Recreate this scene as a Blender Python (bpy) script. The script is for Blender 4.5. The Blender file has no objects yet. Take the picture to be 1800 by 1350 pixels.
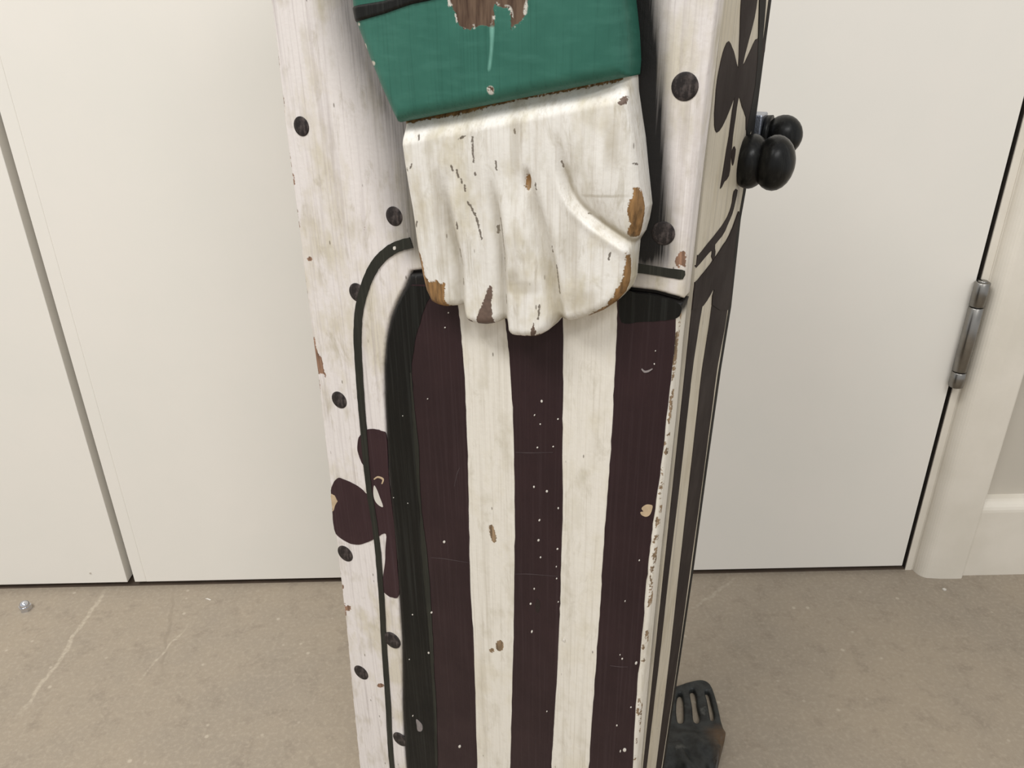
import bpy, bmesh, math, random
import numpy as np
from mathutils import Matrix, Vector

# ------------------------------------------------------------------ camera, world, lights, exposure
scene = bpy.context.scene
COL = scene.collection
YAW, PIT, ROL, F, CH = .01003, .44991, .01469, 1352., .55892      # f in px of an 1800x1350 frame
fw = np.array([math.sin(YAW)*math.cos(PIT), math.cos(YAW)*math.cos(PIT), -math.sin(PIT)])
rt = np.array([math.cos(YAW), -math.sin(YAW), 0.]); dn = np.cross(fw, rt)
_c, _s = math.cos(ROL), math.sin(ROL)
CM = np.array([_c*rt+_s*dn, -_s*rt+_c*dn, fw]); CAM = np.array([0., 0., CH])
cd = bpy.data.cameras.new('camera'); cam = bpy.data.objects.new('camera', cd); COL.objects.link(cam)
cd.sensor_fit = 'HORIZONTAL'; cd.sensor_width = 36.; cd.lens = 36.*F/1800.; cd.clip_start = .02
m3 = Matrix((CM[0], -CM[1], -CM[2])).transposed()
cam.matrix_world = Matrix.Translation(CAM) @ m3.to_4x4()
scene.camera = cam

w = bpy.data.worlds.new('room_light'); scene.world = w; w.use_nodes = True
w.node_tree.nodes['Background'].inputs[0].default_value = (.985, .99, 1.0, 1)
w.node_tree.nodes['Background'].inputs[1].default_value = .635

def area(name, loc, target, sx, sy, power, col=(1, .995, .985)):
    l = bpy.data.lights.new(name, 'AREA'); l.shape = 'RECTANGLE'; l.size = sx; l.size_y = sy
    l.energy = power; l.color = col
    o = bpy.data.objects.new(name, l); COL.objects.link(o); o.location = loc
    o.rotation_euler = (Vector(target)-Vector(loc)).to_track_quat('-Z', 'Y').to_euler()
    return o
area('ceiling_tube_light', (-1.05, -.35, 2.35), (-.25, .5, .2), 1.3, .5, 37)
area('far_fill_light', (.6, -1.6, 2.4), (.1, .5, .3), 1.3, .4, 25)  # unseen second lamp, its power raised to brighten the right side

vs = scene.view_settings
vs.view_transform = 'Standard'; vs.look = 'None'; vs.gamma = 1; vs.use_curve_mapping = False
vs.exposure = 0.0

# ------------------------------------------------------------------ geometry helpers
DY, DX0, DW = .66596, -.40642, .838            # door plane, left edge of the right leaf, its width
def ray(px, py):
    px = np.asarray(px, float); py = np.asarray(py, float)
    return np.stack([(px-900)/F, (py-675)/F, np.ones_like(px)], -1) @ CM
def hit(pts, P0, N):
    pts = np.asarray(pts, float); d = ray(pts[:, 0], pts[:, 1])
    t = ((P0-CAM) @ N)/(d @ N); return CAM + d*t[:, None]
def proj(P):
    q = (np.asarray(P)-CAM) @ CM.T
    return 900+F*q[..., 0]/q[..., 2], 675+F*q[..., 1]/q[..., 2]
# the figure's own frame: A runs right along its front, B into it, Z up; root on the floor at the middle of the front
TH = math.radians(28); A = np.array([math.cos(TH), -math.sin(TH), 0]); B = np.array([math.sin(TH), math.cos(TH), 0])
_d = ray(1213, 420); CORNER = CAM + _d*(.30/_d[1]); HW = .1025
ROOT = CORNER - HW*A; ROOT[2] = 0
def FU(pts, n=0.):            # points on the front plane moved out by n -> (a, h)
    P = hit(pts, ROOT-n*B, B); return np.stack([(P-ROOT) @ A, P[:, 2]], -1)
SLOPE = .0115                 # the side leans out a little towards the top
def aoff(h): return -.0038+(h-.04)*SLOPE
def SU(pts, n=0.):            # points on the right side plane -> (depth, h)
    P = hit(pts, ROOT+(HW+n+aoff(0.))*A, A-SLOPE*np.array([0, 0, 1.])); return np.stack([(P-ROOT) @ B, P[:, 2]], -1)
def fpx(a, h, n=0.):          # (a, h) on the front -> picture coordinates
    P = ROOT + a[..., None]*A - np.asarray(n)*B + h[..., None]*np.array([0, 0, 1.]); return proj(P)
def sm(e0, e1, x):
    t = np.clip((x-e0)/(e1-e0), 0, 1); return t*t*(3-2*t)
def smooth(pts, n=6, closed=True):        # Catmull-Rom
    p = np.asarray(pts, float); out = []; N = len(p)
    rng_ = range(N) if closed else range(N-1)
    for i in rng_:
        if closed: a, b, c, d = p[i-1], p[i], p[(i+1) % N], p[(i+2) % N]
        else: a, b, c, d = p[max(i-1, 0)], p[i], p[i+1], p[min(i+2, N-1)]
        for k in range(n):
            t = k/n
            out.append(.5*((2*b)+(c-a)*t+(2*a-5*b+4*c-d)*t*t+(3*b-a-3*c+d)*t**3))
    if not closed: out.append(p[-1])
    return np.array(out)
def seg_dist(x, y, pts, closed=False):    # distance, nearest point, param, signed side
    p = np.asarray(pts, float); n = len(p); best = np.full(x.shape, 1e9); bx = np.zeros_like(x); by = np.zeros_like(x)
    tt = np.zeros_like(x); sd = np.zeros_like(x)
    m = n if closed else n-1
    for i in range(m):
        ax, ay = p[i]; cx, cy = p[(i+1) % n]; dx, dy = cx-ax, cy-ay; L = dx*dx+dy*dy+1e-18
        t = np.clip(((x-ax)*dx+(y-ay)*dy)/L, 0, 1); qx = ax+t*dx; qy = ay+t*dy
        d = np.hypot(x-qx, y-qy); k = d < best
        best = np.where(k, d, best); bx = np.where(k, qx, bx); by = np.where(k, qy, by)
        tt = np.where(k, (i+t)/m, tt); sd = np.where(k, np.sign(dx*(y-ay)-dy*(x-ax)), sd)
    return best, bx, by, tt, sd
def inside(x, y, p):
    r = np.zeros(x.shape, bool); n = len(p)
    for i in range(n):
        ax, ay = p[i]; cx, cy = p[(i+1) % n]
        if ay == cy: continue
        k = ((ay > y) != (cy > y)) & (x < (cx-ax)*(y-ay)/(cy-ay)+ax); r ^= k
    return r
def sdf(x, y, p):                          # negative inside
    d, bx, by, _, _ = seg_dist(x, y, p, True)
    return np.where(inside(x, y, p), -d, d), bx, by
def tag(o, label=None, cat=None, group=None, kind=None):
    for k, v in (('label', label), ('category', cat), ('group', group), ('kind', kind)):
        if v: o[k] = v
    return o
def add(name, me, mat=None, parent=None, smooth_=False):
    o = bpy.data.objects.new(name, me); COL.objects.link(o)
    if mat: me.materials.append(mat)
    if parent: o.parent = parent
    if smooth_: me.polygons.foreach_set('use_smooth', [True]*len(me.polygons))
    return o
def front_map(u, v, n): return (u, -n, v)
def side_map(u, v, n): return (HW+n+aoff(v), u, v)
def flat_map(u, v, n): return (u, v, n)
def relief(name, polys, step, hfn, base, mat, parent=None, attrs=None, mp=front_map):
    """carved slab: outline (and holes) in (u, v), front height hfn(u, v, inset), walls down to base"""
    o = polys[0]; lo = o.min(0)-2*step; hi = o.max(0)+2*step
    nx, ny = int((hi[0]-lo[0])/step)+2, int((hi[1]-lo[1])/step)+2
    X, Y = np.meshgrid(lo[0]+np.arange(nx)*step, lo[1]+np.arange(ny)*step, indexing='ij')
    S, bx, by = sdf(X, Y, o)
    for hpoly in polys[1:]:
        s2, x2, y2 = sdf(X, Y, hpoly); k = -s2 > S
        S = np.where(k, -s2, S); bx = np.where(k, x2, bx); by = np.where(k, y2, by)
    ins = S < -.25*step
    nb = np.zeros_like(ins)
    for i in (-1, 0, 1):
        for j in (-1, 0, 1): nb |= np.roll(np.roll(ins, i, 0), j, 1)
    snap = nb & ~ins
    X = np.where(snap, bx, X); Y = np.where(snap, by, Y); D = np.where(ins, -S, 0.)
    ok = ins | snap
    q_ok = ok[:-1, :-1] & ok[1:, :-1] & ok[1:, 1:] & ok[:-1, 1:]
    q_in = ins[:-1, :-1] | ins[1:, :-1] | ins[1:, 1:] | ins[:-1, 1:]
    qi, qj = np.where(q_ok & q_in)
    idx = -np.ones(ok.shape, int)
    fa = np.stack([qi*ny+qj, (qi+1)*ny+qj, (qi+1)*ny+qj+1, qi*ny+qj+1], -1)
    used = np.unique(fa); lut = -np.ones(nx*ny, int); lut[used] = np.arange(len(used)); fa = lut[fa]
    u = X.ravel()[used]; v = Y.ravel()[used]; d = D.ravel()[used]; n = hfn(u, v, d)
    # boundary edges -> walls
    e = np.concatenate([fa[:, [0, 1]], fa[:, [1, 2]], fa[:, [2, 3]], fa[:, [3, 0]]])
    key = np.sort(e, 1); _, inv, cnt = np.unique(key[:, 0]*10**8+key[:, 1], return_inverse=True, return_counts=True)
    be = e[cnt[inv] == 1]; bv = np.unique(be); l2 = -np.ones(len(used), int); l2[bv] = np.arange(len(bv))+len(used)
    wall = np.stack([be[:, 1], be[:, 0], l2[be[:, 0]], l2[be[:, 1]]], -1)
    U = np.concatenate([u, u[bv]]); V = np.concatenate([v, v[bv]]); Nn = np.concatenate([n, np.full(len(bv), base)])
    co = mp(U, V, Nn); co = np.stack([np.broadcast_to(np.asarray(k, float), U.shape) for k in co], -1)
    faces = np.concatenate([fa, wall])
    me = bpy.data.meshes.new(name); me.vertices.add(len(co)); me.vertices.foreach_set('co', co.ravel())
    me.loops.add(faces.size); me.loops.foreach_set('vertex_index', faces.ravel())
    me.polygons.add(len(faces)); me.polygons.foreach_set('loop_start', np.arange(len(faces))*4)
    me.polygons.foreach_set('loop_total', np.full(len(faces), 4))
    me.polygons.foreach_set('use_smooth', np.ones(len(faces), bool))
    me.update(calc_edges=True); me.validate()
    if attrs:
        for k, fn in attrs.items():
            at = me.attributes.new(k, 'FLOAT', 'POINT'); val = np.array(fn(U, V), float)
            if k in ('wood', 'chip', 'mark', 'brown') and base > -.01: val[len(used):] = .012
            at.data.foreach_set('value', val)
    return add(name, me, mat, parent)
def slab(name, poly, n0, n1, mat, parent=None, mp=front_map, jit=0., seed=1):
    """thin layer with the outline poly between n0 and n1"""
    rg = np.random.RandomState(seed); p = np.asarray(poly, float)
    if jit: p = p+rg.normal(0, jit, p.shape)
    area2 = np.sum(p[:, 0]*np.roll(p[:, 1], -1)-np.roll(p[:, 0], -1)*p[:, 1])
    if area2 < 0: p = p[::-1]
    bm = bmesh.new(); N = len(p)
    t = [bm.verts.new([float(c) for c in mp(a, b, n1)]) for a, b in p]
    bt = [bm.verts.new([float(c) for c in mp(a, b, n0)]) for a, b in p]
    f = bm.faces.new(t)
    for i in range(N): bm.faces.new((t[i], bt[i], bt[(i+1) % N], t[(i+1) % N]))
    f.normal_update(); bmesh.ops.triangulate(bm, faces=[f])
    bmesh.ops.recalc_face_normals(bm, faces=bm.faces)
    me = bpy.data.meshes.new(name); bm.to_mesh(me); bm.free()
    return add(name, me, mat, parent)
def strip(pts, wid):                       # polyline of varying width -> outline
    p = smooth(pts, 6, False); t = np.gradient(p, axis=0); t /= np.linalg.norm(t, axis=1)[:, None]
    nn = np.stack([-t[:, 1], t[:, 0]], -1); ww = np.interp(np.linspace(0, 1, len(p)), np.linspace(0, 1, len(wid)), wid)[:, None]
    return np.concatenate([p+nn*ww/2, (p-nn*ww/2)[::-1]])
def box(name, lo, hi, mat, parent=None, bev=0., seg=2):
    bm = bmesh.new(); bmesh.ops.create_cube(bm, size=1)
    for v in bm.verts: v.co = [lo[i]+(v.co[i]+.5)*(hi[i]-lo[i]) for i in range(3)]
    if bev: bmesh.ops.bevel(bm, geom=bm.edges[:], offset=bev, segments=seg, affect='EDGES', profile=.5)
    me = bpy.data.meshes.new(name); bm.to_mesh(me); bm.free(); return add(name, me, mat, parent)
def prism(name, prof, axis, a0, a1, mat, parent=None, smooth_=False):
    """closed profile swept along an axis: axis 'z' profile (x, y); axis 'x' profile (y, z)"""
    bm = bmesh.new(); f = (lambda q, t: (q[0], q[1], t)) if axis == 'z' else (lambda q, t: (t, q[0], q[1]))
    r0 = [bm.verts.new(f(q, a0)) for q in prof]; r1 = [bm.verts.new(f(q, a1)) for q in prof]; N = len(prof)
    for i in range(N): bm.faces.new((r0[i], r0[(i+1) % N], r1[(i+1) % N], r1[i]))
    bm.faces.new(r0[::-1]); bm.faces.new(r1); bmesh.ops.recalc_face_normals(bm, faces=bm.faces)
    me = bpy.data.meshes.new(name); bm.to_mesh(me); bm.free(); return add(name, me, mat, parent)
def lathe(name, prof, mat, parent=None, seg=40, axis='x', loc=(0, 0, 0)):
    """profile (t, r) turned about an axis through loc"""
    bm = bmesh.new(); rings = []
    for t, r in prof:
        ring = []
        for k in range(seg):
            c, s = r*math.cos(2*math.pi*k/seg), r*math.sin(2*math.pi*k/seg)
            q = {'x': (t, c, s), 'z': (c, s, t), 'y': (c, t, s)}[axis]
            ring.append(bm.verts.new([q[i]+loc[i] for i in range(3)]))
        rings.append(ring)
    for i in range(len(rings)-1):
        for k in range(seg): bm.faces.new((rings[i][k], rings[i][(k+1) % seg], rings[i+1][(k+1) % seg], rings[i+1][k]))
    bm.faces.new(rings[0]); bm.faces.new(rings[-1]); bmesh.ops.recalc_face_normals(bm, faces=bm.faces)
    me = bpy.data.meshes.new(name); bm.to_mesh(me); bm.free(); return add(name, me, mat, parent, True)

# ------------------------------------------------------------------ material helpers
def L(r, g, b):
    f = lambda c: c/255/12.92 if c/255 <= .04045 else ((c/255+.055)/1.055)**2.4
    return (f(r), f(g), f(b), 1)
class G:
    def __init__(s, name):
        s.m = bpy.data.materials.new(name); s.m.use_nodes = True; s.nt = s.m.node_tree
        s.b = s.nt.nodes['Principled BSDF']; s.tc = s.nt.nodes.new('ShaderNodeTexCoord').outputs['Object']
    def n(s, typ, ins=(), **props):
        nd = s.nt.nodes.new('ShaderNode'+typ)
        for k, v in props.items(): setattr(nd, k, v)
        for k, v in dict(ins).items():
            if isinstance(v, bpy.types.NodeSocket): s.nt.links.new(v, nd.inputs[k])
            else: nd.inputs[k].default_value = v
        return nd
    def vec(s, sc, off=(0, 0, 0)): return s.n('Mapping', {0: s.tc, 3: sc, 1: off}).outputs[0]
    def noise(s, scale, det=3., rough=.55, sc=(1, 1, 1), off=(0, 0, 0), dist=0.):
        return s.n('TexNoise', {'Vector': s.vec(sc, off), 'Scale': scale, 'Detail': det, 'Roughness': rough, 'Distortion': dist}).outputs[0]
    def rng(s, v, a, b, c=0., d=1.): return s.n('MapRange', {0: v, 1: a, 2: b, 3: c, 4: d}).outputs[0]
    def math(s, op, a, b=0.): return s.n('Math', {0: a, 1: b}, operation=op).outputs[0]
    def mix(s, f, a, b):
        nd = s.n('Mix', {}, data_type='RGBA')
        for k, v in ((0, f), (6, a), (7, b)):
            if isinstance(v, bpy.types.NodeSocket): s.nt.links.new(v, nd.inputs[k])
            else: nd.inputs[k].default_value = v
        return nd.outputs[2]
    def attr(s, name): return s.n('Attribute', {}, attribute_name=name).outputs['Fac']
    def bump(s, h, st=.3, dist=.001, prev=None):
        d = {'Height': h, 'Strength': st, 'Distance': dist}
        if prev: d['Normal'] = prev
        return s.n('Bump', d).outputs[0]
    def out(s, col, rough=.5, spec=.5, nrm=None, metal=0.):
        for k, v in (('Base Color', col), ('Roughness', rough), ('Specular IOR Level', spec), ('Metallic', metal), ('Normal', nrm)):
            if v is None: continue
            if isinstance(v, bpy.types.NodeSocket): s.nt.links.new(v, s.b.inputs[k])
            else: s.b.inputs[k].default_value = v
        return s.m

def m_plain(name, col, var=.08, rough=.45, scale=30., metal=0., bump=.1, spec=.5):
    g = G(name); c2 = tuple(x*(1-var) for x in col[:3])+(1,)
    nz = g.noise(scale, 4.); c = g.mix(g.rng(nz, .35, .65), col, c2)
    return g.out(c, rough, spec, g.bump(g.noise(scale*12, 3.), bump, .0005), metal)

def m_whitepaint(name, base, warm, grey, attrs=(), woodcol=(168, 122, 66), stain=.6, brush=.38):
    """old brush-painted off-white wood: vertical brush streaks, yellowed stains, optional masks"""
    g = G(name)
    st = g.noise(1., 4., .6, (900, 900, 14)); st2 = g.noise(1., 3., .6, (260, 260, 9), (3, 1, 7))
    bl = g.noise(38., 4., .65, (1, 1, .55), (1.3, .2, .4)); bl2 = g.noise(75., 3., .6, (1, 1, .5), (5, 2, 1))
    c = g.mix(g.math('MULTIPLY', g.rng(bl, .50, .66), stain), base, warm)
    c = g.mix(g.math('MULTIPLY', g.rng(bl2, .54, .7), .5*stain), c, L(168, 158, 128))
    c = g.mix(g.math('MULTIPLY', g.rng(st, .52, .75), .5), c, grey)
    c = g.mix(g.math('MULTIPLY', g.rng(st2, .52, .72), brush), c, grey)
    bl3 = g.noise(120., 5., .7, (1, 1, .35), (7, 3, 2), .6); c = g.mix(g.math('MULTIPLY', g.rng(bl3, .56, .68), .42*stain), c, L(158, 147, 120))
    fl = g.n('TexVoronoi', {'Vector': g.vec((330, 330, 120)), 'Scale': 1.}).outputs
    pits = g.math('MULTIPLY', g.rng(fl['Distance'], .16, .1), g.rng(g.n('SeparateColor', {0: fl['Color']}).outputs[0], .90, .93))
    c = g.mix(g.math('MULTIPLY', pits, .75), c, L(95, 84, 72))
    h = g.math('ADD', g.math('MULTIPLY', st, .6), g.math('MULTIPLY', g.noise(420., 3.), .55))
    rough = .48
    if 'soft' in attrs:      # black paint brushed on thinly beside the carving
        sf = g.math('MULTIPLY', g.attr('soft'), g.rng(st, .25, .75, 1.4, .85)); sf = g.rng(sf, 0., 1.)
        c = g.mix(sf, c, L(22, 20, 19))
    if 'wood' in attrs:
        nz = g.noise(700., 3.); wd = g.math('ADD', g.attr('wood'), g.math('MULTIPLY', g.math('SUBTRACT', nz, .5), .0030))
        mk = g.rng(wd, .00015, -.00015)
        wc = g.mix(g.rng(g.noise(1., 4., .6, (500, 500, 60)), .35, .65), L(*woodcol), L(*[int(k*.62) for k in woodcol]))
        c = g.mix(mk, c, wc); h = g.math('SUBTRACT', h, g.math('MULTIPLY', mk, .8))
    if 'chip' in attrs:
        nz = g.noise(900., 3.); wd = g.math('ADD', g.attr('chip'), g.math('MULTIPLY', g.math('SUBTRACT', nz, .5), .0022))
        mk = g.rng(wd, .00012, -.00012)
        c = g.mix(mk, c, g.mix(g.noise(500.), L(84, 70, 62), L(120, 100, 88)))
    if 'mark' in attrs:
        nz = g.noise(900., 2.); wd = g.math('ADD', g.attr('mark'), g.math('MULTIPLY', g.math('SUBTRACT', nz, .5), .0014))
        c = g.mix(g.math('MULTIPLY', g.rng(wd, .0001, -.0001), .85), c, L(84, 72, 60))
    if 'dirt' in attrs:
        c = g.mix(g.math('MULTIPLY', g.attr('dirt'), g.rng(bl2, .3, .6, .5, 1.)), c, L(150, 138, 112))
    return g.out(c, rough, .3, g.bump(h, .32, .0008))

def m_gloss(name, col, scuff, rough=.32, amt=.35, grain=.5, soft=None):
    """dark glossy paint with brush streaks and faint scuffs"""
    g = G(name); st = g.noise(1., 4., .6, (700, 700, 10)); bl = g.noise(30., 4.)
    c = g.mix(g.rng(bl, .35, .65), col, tuple(x*.8 for x in col[:3])+(1,))
    c = g.mix(g.math('MULTIPLY', g.rng(st, .5, .8), amt), c, scuff)
    if soft:
        c = g.mix(g.attr('soft'), c, soft)
    h = g.math('ADD', st, g.math('MULTIPLY', g.noise(300., 2.), .4))
    return g.out(c, g.rng(bl, .3, .7, rough-.06, rough+.12), .2, g.bump(h, grain*.3, .0006))

M = {}
M['white'] = m_whitepaint('aged_white_paint', L(224, 217, 212), L(205, 196, 176), L(172, 162, 158), ('soft', 'wood'), (160, 124, 100), .8, .5)
M['hand'] = m_whitepaint('worn_white_paint', L(228, 224, 216), L(200, 190, 164), L(182, 172, 156), ('wood', 'chip', 'mark', 'dirt'), (160, 122, 78), .85)
M['cream'] = m_whitepaint('cream_stripe_paint', L(224, 218, 206), L(211, 202, 180), L(186, 177, 160), ('soft', 'wood'), (164, 138, 108), .55)
M['side'] = m_whitepaint('side_cream_paint', L(208, 199, 180), L(190, 178, 152), L(150, 142, 134), (), stain=.5, brush=.6)
M['maroon'] = m_gloss('dark_maroon_paint', L(50, 35, 37), L(74, 60, 62), .34, .35)
M['clubred'] = m_gloss('maroon_motif_paint', L(58, 39, 42), L(86, 70, 74), .42, .3)
M['black'] = m_gloss('black_green_paint', L(20, 20, 18), L(62, 64, 60), .4, .4)
M['line'] = m_gloss('dark_olive_line_paint', L(44, 44, 38), L(84, 84, 74), .5, .35)
g = G('dark_stud_paint'); nz = g.noise(330., 4., .65); n2 = g.noise(1., 3., .6, (700, 700, 60))
M['dot'] = g.out(g.mix(g.math('MULTIPLY', g.rng(g.math('ADD', g.math('MULTIPLY', nz, .6), g.math('MULTIPLY', n2, .4)), .48, .64), .6), L(38, 33, 32), L(100, 90, 86)), .5, .25, g.bump(nz, .3, .0006))
M['sidedark'] = m_gloss('side_brown_black_paint', L(48, 39, 36), L(68, 60, 55), .72, .4)
M['backdark'] = m_gloss('dark_paint_and_rear_shade', L(32, 30, 27), L(62, 62, 56), .7, .4)
M['knob'] = m_gloss('black_knob_paint', L(24, 24, 23), L(70, 70, 66), .27, .35, .35)

# ------------------------------------------------------------------ the room
g = G('vinyl_floor')
n1 = g.noise(7., 5., .6); n2 = g.noise(260., 3., .6); n3 = g.noise(46., 4., .7)
c = g.mix(g.rng(n1, .35, .65), L(156, 143, 125), L(146, 135, 120))
c = g.mix(g.math('MULTIPLY', g.rng(n3, .52, .72), .55), c, L(126, 114, 100))
c = g.mix(g.math('MULTIPLY', g.rng(n2, .48, .72), .45), c, L(174, 162, 144))
sp = g.n('TexVoronoi', {'Vector': g.vec((1, 1, 1)), 'Scale': 85.}).outputs
c = g.mix(g.math('MULTIPLY', g.math('MULTIPLY', g.rng(sp['Distance'], .2, .1), g.rng(g.n('SeparateColor', {0: sp['Color']}).outputs[1], .86, .9)), .5), c, L(196, 184, 166))
xyz = g.n('SeparateXYZ', {0: g.tc}).outputs
def floor_line(p, q, wid, col, amt):
    """a scuff that runs across the floor from p to q"""
    global c
    P = hit([p, q], np.zeros(3), np.array([0, 0, 1.]))[:, :2]; d = P[1]-P[0]; Ln = float(np.linalg.norm(d)); d /= Ln
    nx_, ny_ = -d[1], d[0]
    wob = g.math('MULTIPLY', g.math('SUBTRACT', g.noise(40., 2.), .5), .012)
    e = g.math('ADD', g.math('MULTIPLY', xyz[0], float(nx_)), g.math('MULTIPLY', xyz[1], float(ny_)))
    e = g.math('ABSOLUTE', g.math('ADD', g.math('SUBTRACT', e, float(P[0, 0]*nx_+P[0, 1]*ny_)), wob))
    t = g.math('ADD', g.math('MULTIPLY', xyz[0], float(d[0])), g.math('MULTIPLY', xyz[1], float(d[1])))
    t = g.math('SUBTRACT', t, float(P[0] @ d))
    k = g.math('MULTIPLY', g.rng(e, wid, wid*.4), g.math('MULTIPLY', g.rng(t, -.01, .02), g.rng(t, Ln+.01, Ln-.02)))
    k = g.math('MULTIPLY', k, g.rng(n2, .35, .6, .3, 1.))
    c = g.mix(g.math('MULTIPLY', k, amt), c, col)
floor_line((188, 1035), (40, 1250), .0028, L(202, 190, 170), .45)
floor_line((306, 1040), (285, 1190), .0022, L(132, 120, 104), .55)
floor_line((330, 1100), (250, 1190), .0018, L(206, 194, 174), .4)
floor_line((1215, 1070), (1290, 1020), .002, L(200, 190, 172), .3)
M['floor'] = g.out(c, g.rng(n3, .3, .7, .42, .6), .4, g.bump(g.math('ADD', n2, g.noise(700., 2.)), .22, .0008))

g = G('off_white_door_paint')
nz = g.noise(9., 4.); n2 = g.noise(600., 2.)
c = g.mix(g.rng(nz, .35, .65), L(232, 227, 218), L(229, 225, 216))
M['door'] = g.out(c, .42, .45, g.bump(n2, .06, .0005))
g = G('off_white_frame_paint')
n2 = g.noise(300., 3.); n3 = g.noise(18., 3.)
c = g.mix(g.rng(g.noise(14., 4.), .4, .65), L(226, 219, 206), L(218, 211, 197))
M['frame'] = g.out(c, .38, .5, g.bump(g.math('ADD', n2, g.math('MULTIPLY', n3, 2.)), .1, .001))
g = G('grey_white_wall_paint'); n2 = g.noise(220., 4.)
M['wall'] = g.out(g.mix(g.noise(6.), L(198, 191, 178), L(188, 181, 168)), .6, .4, g.bump(n2, .15, .001))
M['dark'] = m_plain('dark_void_board', L(52, 46, 40), .2, .8)
M['steel'] = m_plain('satin_steel', L(150, 147, 142), .2, .3, 60., 1., .06)
M['zinc'] = m_plain('galvanised_zinc', L(182, 188, 200), .3, .34, 160., 1., .3)
M['chrome'] = m_plain('bright_chrome', L(214, 216, 222), .05, .08, 60., 1., .0)

fl = box('floor', (-2.2, -2.6, -.05), (1.6, .95, 0.), M['floor']); tag(fl, 'beige grey vinyl floor with pale scuffs', 'floor', kind='structure')
DB = .007; DT = 2.05; GAP = .0078
def door(name, x0, x1, lip_left, label):
    o = box(name, (x0, DY, DB), (x1, DY+.044, DT), M['door'], bev=.0004)
    tag(o, label, 'door', kind='structure'); return o
d2 = door('door_2', DX0+.0126, DX0+DW, True, 'off-white door leaf behind the painted figure, steel hinge at right')
lip = box('edge_lipping', (DX0, DY+.0002, DB), (DX0+.01252, DY+.044, DT), M['door'], d2, bev=.0004)
d1 = door('door_1', DX0-GAP-DW, DX0-GAP, False, 'off-white door leaf at far left beside the gap')
# scuff marks low on the left leaf
nk = box('paint_nick', (-.452, DY-.0006, .0195), (-.4505, DY+.0004, .0215), M['wall'], d1)
nk.parent = d1
JX = DX0+DW+.0052
# door lining (jamb) with the rebate edge, architrave with rounded inner edge, wall and baseboard
jb = prism('trim_1', [(JX, DY+.001), (JX+.0068, DY+.001), (JX+.0068, DY+.10), (JX-.012, DY+.10), (JX-.012, DY+.047), (JX, DY+.047)], 'z', 0.0, DT+.06, M['frame'])
tag(jb, 'narrow off-white door lining strip beside the hinge', 'door frame', kind='structure')
box('gap_shade_strip', (JX-.0006, DY+.0022, 0.001), (JX+.001, DY+.040, DT), M['dark'], jb)  # dark strip stands in for the shade inside the hinge-side gap
M['door_shade'] = m_plain('brown_door_shade', L(84, 70, 58), .3, .8)  # dark slab stands in for the shade below the door bottoms
th = box('under_door_shade', (DX0-GAP-DW, DY+.0022, 0.), (JX-.0125, DY+.046, .0016), M['door_shade']); box('door_shade_end', (JX-.0126, DY+.0022, 0.), (JX-.0004, DY+.046, .0015), M['door_shade'], th); tag(th, 'dark threshold strip under the doors', 'shadow', kind='structure')
ax0, ax1 = JX+.0072, JX+.0560
prof = [(ax0, DY+.03), (ax0, DY+.002)]
for k in range(9):
    t = k/8*math.pi/2; prof.append((ax0+.011-.011*math.cos(t)+.0012, DY+.001-.014*math.sin(t)))
prof += [(ax0+.024, DY-.0145), (ax1-.012, DY-.0150)]
for k in range(1, 7):
    t = k/6*math.pi/2; prof.append((ax1-.004+.004*math.sin(t), DY-.011-.004*math.cos(t)))
prof += [(ax1, DY+.03)]
ar = prism('trim_2', prof, 'z', 0.0, DT+.06, M['frame'], smooth_=False); tag(ar, 'off-white moulded architrave standing right of the door', 'door frame', kind='structure')
WY = DY+.006
wl = box('wall_back', (ax1-.004, WY, 0), (1.6, WY+.12, 2.6), M['wall']); tag(wl, 'grey-white painted wall right of the door frame', 'wall', kind='structure')
bprof = [(WY, 0.), (WY-.016, 0.), (WY-.016, .082)]
for k in range(7):
    t = k/6*math.pi/2; bprof.append((WY-.004-.012*math.cos(t), .082+.012*math.sin(t)))
bprof += [(WY, .0945)]
bb = prism('baseboard_right', bprof, 'x', ax1+.0004, 1.6, M['frame']); tag(bb, 'off-white baseboard with rounded top right of the architrave', 'baseboard', kind='structure')
wl2 = box('wall_back_left', (-2.2, WY, 0), (DX0-GAP-DW-.03, WY+.12, 2.6), M['wall']); tag(wl2, 'painted wall left of the doors', 'wall', kind='structure')
wl3 = box('wall_back_over', (DX0-GAP-DW-.03, WY, DT+.06), (ax1-.004, WY+.12, 2.6), M['wall']); tag(wl3, 'painted wall above the doors', 'wall', kind='structure')
lj = box('trim_3', (DX0-GAP-DW-.03, DY+.001, 0), (DX0-GAP-DW-.004, DY+.1, DT+.06), M['frame']); tag(lj, 'door lining left of the doors', 'door frame', kind='structure')
hj = box('trim_4', (DX0-GAP-DW-.004, DY+.001, DT+.004), (JX-.0001, DY+.1, DT+.06), M['frame']); tag(hj, 'door lining above the doors', 'door frame', kind='structure')
fb = box('wall_beyond', (-2.2, DY+.30, 0), (1.6, DY+.33, 2.6), M['dark']); tag(fb, 'dark space behind the doors', 'wall', kind='structure')

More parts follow.
